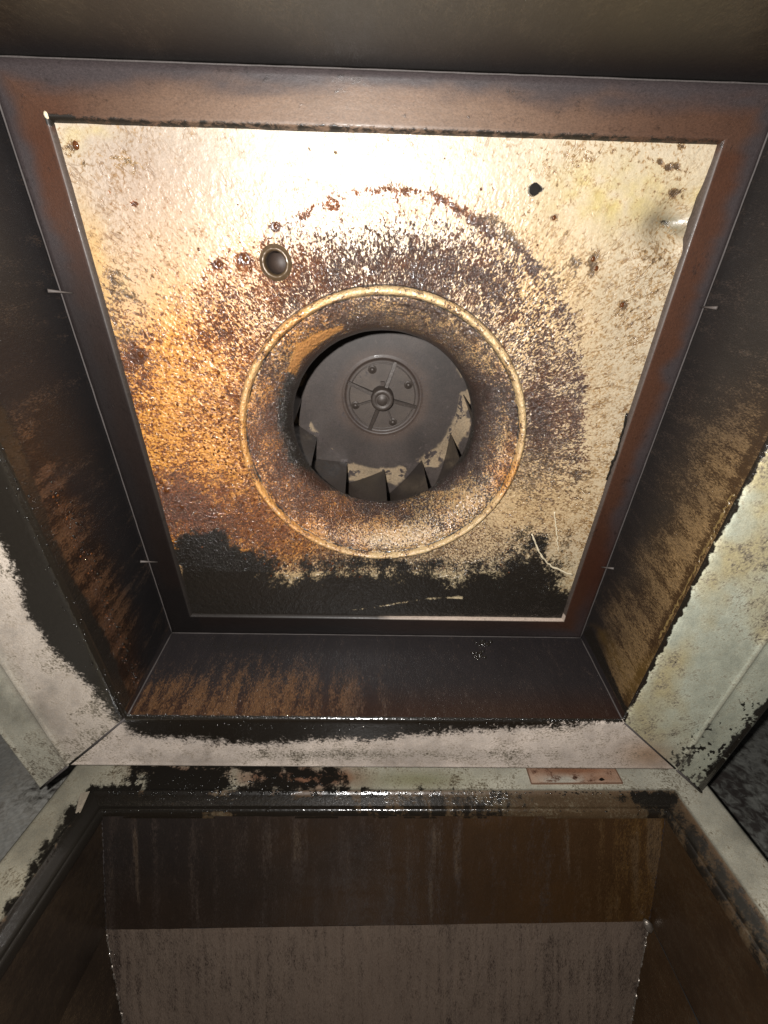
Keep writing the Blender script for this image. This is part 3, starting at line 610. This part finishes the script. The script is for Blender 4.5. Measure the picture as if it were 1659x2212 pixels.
for i in range(4):
    a, b = Vector(P4[i]), Vector(P4[(i + 1) % 4]); d = (b - a).normalized(); n_ = Vector((-d.y, d.x, 0)) * .0008
    vs = [bm.verts.new(p_ + Vector((0, 0, h))) for h in (-.001, .0012) for p_ in (a - n_, b - n_, b + n_, a + n_)]
    for f in ((0, 1, 2, 3), (4, 5, 6, 7), (0, 1, 5, 4), (1, 2, 6, 5), (2, 3, 7, 6), (3, 0, 4, 7)): bm.faces.new([vs[j] for j in f])
bmesh.ops.recalc_face_normals(bm, faces=bm.faces)
bm_obj('patch_rim', bm, plain('rusty_rim', (.17, .095, .06), .6, 0, .1, .0005, 400), curb)
# bent tab standing at the left corner of the lip
q = [on_plane(a, b, (0, y_, 0), (0, 1, 0)) - MC for a, b, y_ in ((162, 1757, .505), (172, 1757, .505), (192, 1712, .535), (172, 1716, .535))]
bm = bmesh.new(); f_ = [bm.verts.new(tuple(p_)) for p_ in q]; g_ = [bm.verts.new((p_[0] + .001, p_[1] + .002, p_[2] + .001)) for p_ in q]
for f in (f_, g_[::-1], (f_[0], f_[1], g_[1], g_[0]), (f_[1], f_[2], g_[2], g_[1]), (f_[2], f_[3], g_[3], g_[2]), (f_[3], f_[0], g_[0], g_[3])): bm.faces.new(f)
bmesh.ops.recalc_face_normals(bm, faces=bm.faces); bm_obj('bent_tab', bm, plain('tab_metal', (.30, .25, .19), .4), curb, .0003)
items = []
for _ in range(420):
    x = random.uniform(-.45, .44); e = random.choice((.470, .4485, .452, .467)); s = random.uniform(.0006, .0016) * (1.3 if x < 0 else .8)
    items.append((x, e + random.gauss(0, .0015), .0025 if e > .46 else -.0098, s * random.uniform(1, 2.2), s, s * .8, None))
for _ in range(120):
    x = random.uniform(-.43, -.1); items.append((x, random.uniform(.475, .505), 0, .002 * random.random() + .0006, .0018 * random.random() + .0006, .001, None))
blobs('grease_crust', items, M_black, curb)

duct = empty('exhaust_duct', 'dark brown grease-coated duct going down inside the square curb', 'duct', loc=(0, .5, ZC - .66))
MD = np.array([0, .5, ZC - .66])
def du2w(v): return np.asarray(v, float) + MD
T_L = np.array([-.4455, .5150, ZC - .662]); T_R = np.array([.4455, .5150, ZC - .662])
pl = dict(p0=(0, .515, 0), n=(0, 1, 0)); M_L = on_plane(228, 2008, **pl); M_R = on_plane(1402, 1990, **pl)
nl = np.array([0, 1, -.42]); nl /= np.linalg.norm(nl); nl = np.array([0, nl[1], nl[2]])
midp = (M_L + M_R) / 2
B_L = on_plane(272, 2240, midp, nl); B_R = on_plane(1360, 2240, midp, nl)
ext = 1.6
B_L = M_L + (B_L - M_L) * ext; B_R = M_R + (B_R - M_R) * ext
def p_dup(px, py, L):
    w1 = fbm(px / 130, py / 130, 5, 5); w2 = fbm(px / 16, py / 260, 8, 4); w3 = fbm(px / 6, py / 200, 2, 3)
    A = lerp3(C3(.024, .019, .017, px), C3(.066, .032, .011, px), sm(300, 1350, px + w1 * 500) * .8 + .2 * sm(1850, 1980, py))
    B = lerp3(C3(.060, .044, .036, px), C3(.14, .075, .022, px), sm(1150, 1400, px))
    d = .33 + w2 * .55 + w1 * .2 + blob(px, py, 1390, 1850, 34, 200, .16)
    for x_, a_, y0, y1 in ((292, .32, 1800, 1960), (715, .13, 1760, 1950), (1226, .26, 1760, 1900), (980, .16, 1790, 1900), (1120, .14, 1860, 1990), (925, .12, 1900, 1990), (420, .2, 1930, 2000), (1300, .14, 1760, 1850), (216, .2, 1760, 2000)):
        d = d + np.exp(-((px - x_ - (py - 1800) * .04 - 4 * w1) / 4.5) ** 2) * sm(y0 - 20, y0 + 20, py) * sm(y1 + 20, y1 - 20, py) * a_
    B = lerp3(B, C3(.16, .115, .075, px), sm(.45, .55, d) * .5)
    return dict(A=A, B=B, dens=d, wet=.3 + 0 * px, soot=.12 + w1 * .4 + sm(420, 220, px) * .12)
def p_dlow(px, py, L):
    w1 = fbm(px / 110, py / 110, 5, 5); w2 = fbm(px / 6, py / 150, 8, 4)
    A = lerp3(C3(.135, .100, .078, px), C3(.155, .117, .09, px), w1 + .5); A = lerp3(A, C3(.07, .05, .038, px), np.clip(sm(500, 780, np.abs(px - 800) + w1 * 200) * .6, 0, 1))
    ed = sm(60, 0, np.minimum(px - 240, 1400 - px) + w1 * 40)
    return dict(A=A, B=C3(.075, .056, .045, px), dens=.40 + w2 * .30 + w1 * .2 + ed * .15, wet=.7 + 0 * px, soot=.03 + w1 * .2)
def p_dside(px, py, L):
    w1 = fbm(px / 130, py / 130, 5, 5); w2 = fbm(px / 30, py / 30, 8, 4)
    A = lerp3(C3(.026, .017, .011, px), C3(.040, .021, .009, px), sm(200, 1500, px)); return dict(A=A * (1 + w1)[:, None], B=C3(.06, .04, .022, px), dens=.36 + w1 * .4, wet=.32 + 0 * px, soot=.15 + w1 * .4)
g = lambda *P: [p_ - MD for p_ in P]
o = quad('duct_wall', g(T_L, T_R, M_R, M_L), 360, 120, M_duct, p_dup, duct, texs=(1.6, .35), rough=.004, seed=1, toW=du2w); o['label'] = 'upper far duct wall with thin vertical drip marks'
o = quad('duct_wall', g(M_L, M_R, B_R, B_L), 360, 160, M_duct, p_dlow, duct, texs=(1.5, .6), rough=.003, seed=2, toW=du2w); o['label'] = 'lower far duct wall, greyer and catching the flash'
near = np.array([0, -.93, 0])
for (a, b, c) in ((T_L, M_L, B_L), (T_R, M_R, B_R)):
    quad('duct_wall', g(a + near * [0, .955, 0], a, b, b + near), 120, 90, M_duct, p_dside, duct, texs=(.8, 1), rough=.006, seed=3, toW=du2w)
    quad('duct_wall', g(b + near, b, c, c + near), 120, 90, M_duct, p_dside, duct, texs=(.8, 1), rough=.006, seed=4, toW=du2w)
quad('duct_wall', g(T_L + near * [0, .955, 0], T_R + near * [0, .955, 0], M_R + near, M_L + near), 40, 30, M_duct, p_dside, duct, seed=6, toW=du2w)
quad('duct_bottom', g(B_L + near, B_R + near, B_R, B_L), 60, 40, M_duct, p_dside, duct, seed=5, toW=du2w)
def seam(a, b, r, n=90, mat=M_bead, j=1.3, nm='weld_seam'):
    q = polyline([a, b], n) - MD; q += np.array([[random.gauss(0, r * .35) for _ in range(3)] for _ in range(n)])
    tube(nm, q, [r * random.uniform(.35, 1.3) for _ in range(n)], mat, duct, seg=6, jag=j)
M_weld = plain('weld_glints', (.30, .26, .22), .28, .7, .3, .001, 300)
seam(M_L, B_L, .0020, 120, M_weld); seam(M_R, B_R, .0023, 120, M_weld)
seam(T_L, M_L, .0012, 80, M_bead); seam(T_R, M_R, .0013, 80, M_dark)
p = on_plane(1397, 1990, **pl); tube('weld_lump', [p - MD + np.array([-.008, -.006, .012]), p - MD + np.array([0, -.008, 0]), p - MD + np.array([.004, -.006, -.016])], [.004, .008, .004], M_weld, duct, jag=.5)

# ================================================================== THE ROOF
def p_roof(px, py, L):
    x, y, z = L.T; w1 = fbm(x * 6, y * 6, 5, 5); w2 = fbm(x * 30, y * 30, 8, 4)
    return dict(A=lerp3(C3(.33, .32, .29, px), C3(.20, .20, .18, px), sm(-.3, .3, x)) * (1 + w1)[:, None], B=C3(.05, .048, .042, px), dens=.30 + w1 * .8 + sm(-.2, .3, x) * .2, wet=.1 + 0 * px, soot=.12 + w1 * .6)  # right side painted darker and denser to stand for its shadow
n = 160; xs = np.linspace(-3, 3, n); 
gx, gy = np.meshgrid(xs, xs + .07, indexing='ij'); V = np.stack([gx.ravel(), gy.ravel(), .20 + .012 * fbm(gx.ravel() * 4, gy.ravel() * 4, 1)], -1)
keep = ~((np.abs(V[:, 0]) < .50) & (np.abs(V[:, 1] - .07) < .50)); me = gridmesh('roof', V, n, n, keep=keep)
roof = link('roof', me, M_roof); roof['kind'] = 'structure'; paint(me, V, V, p_roof, V)
bpy.context.view_layer.update()
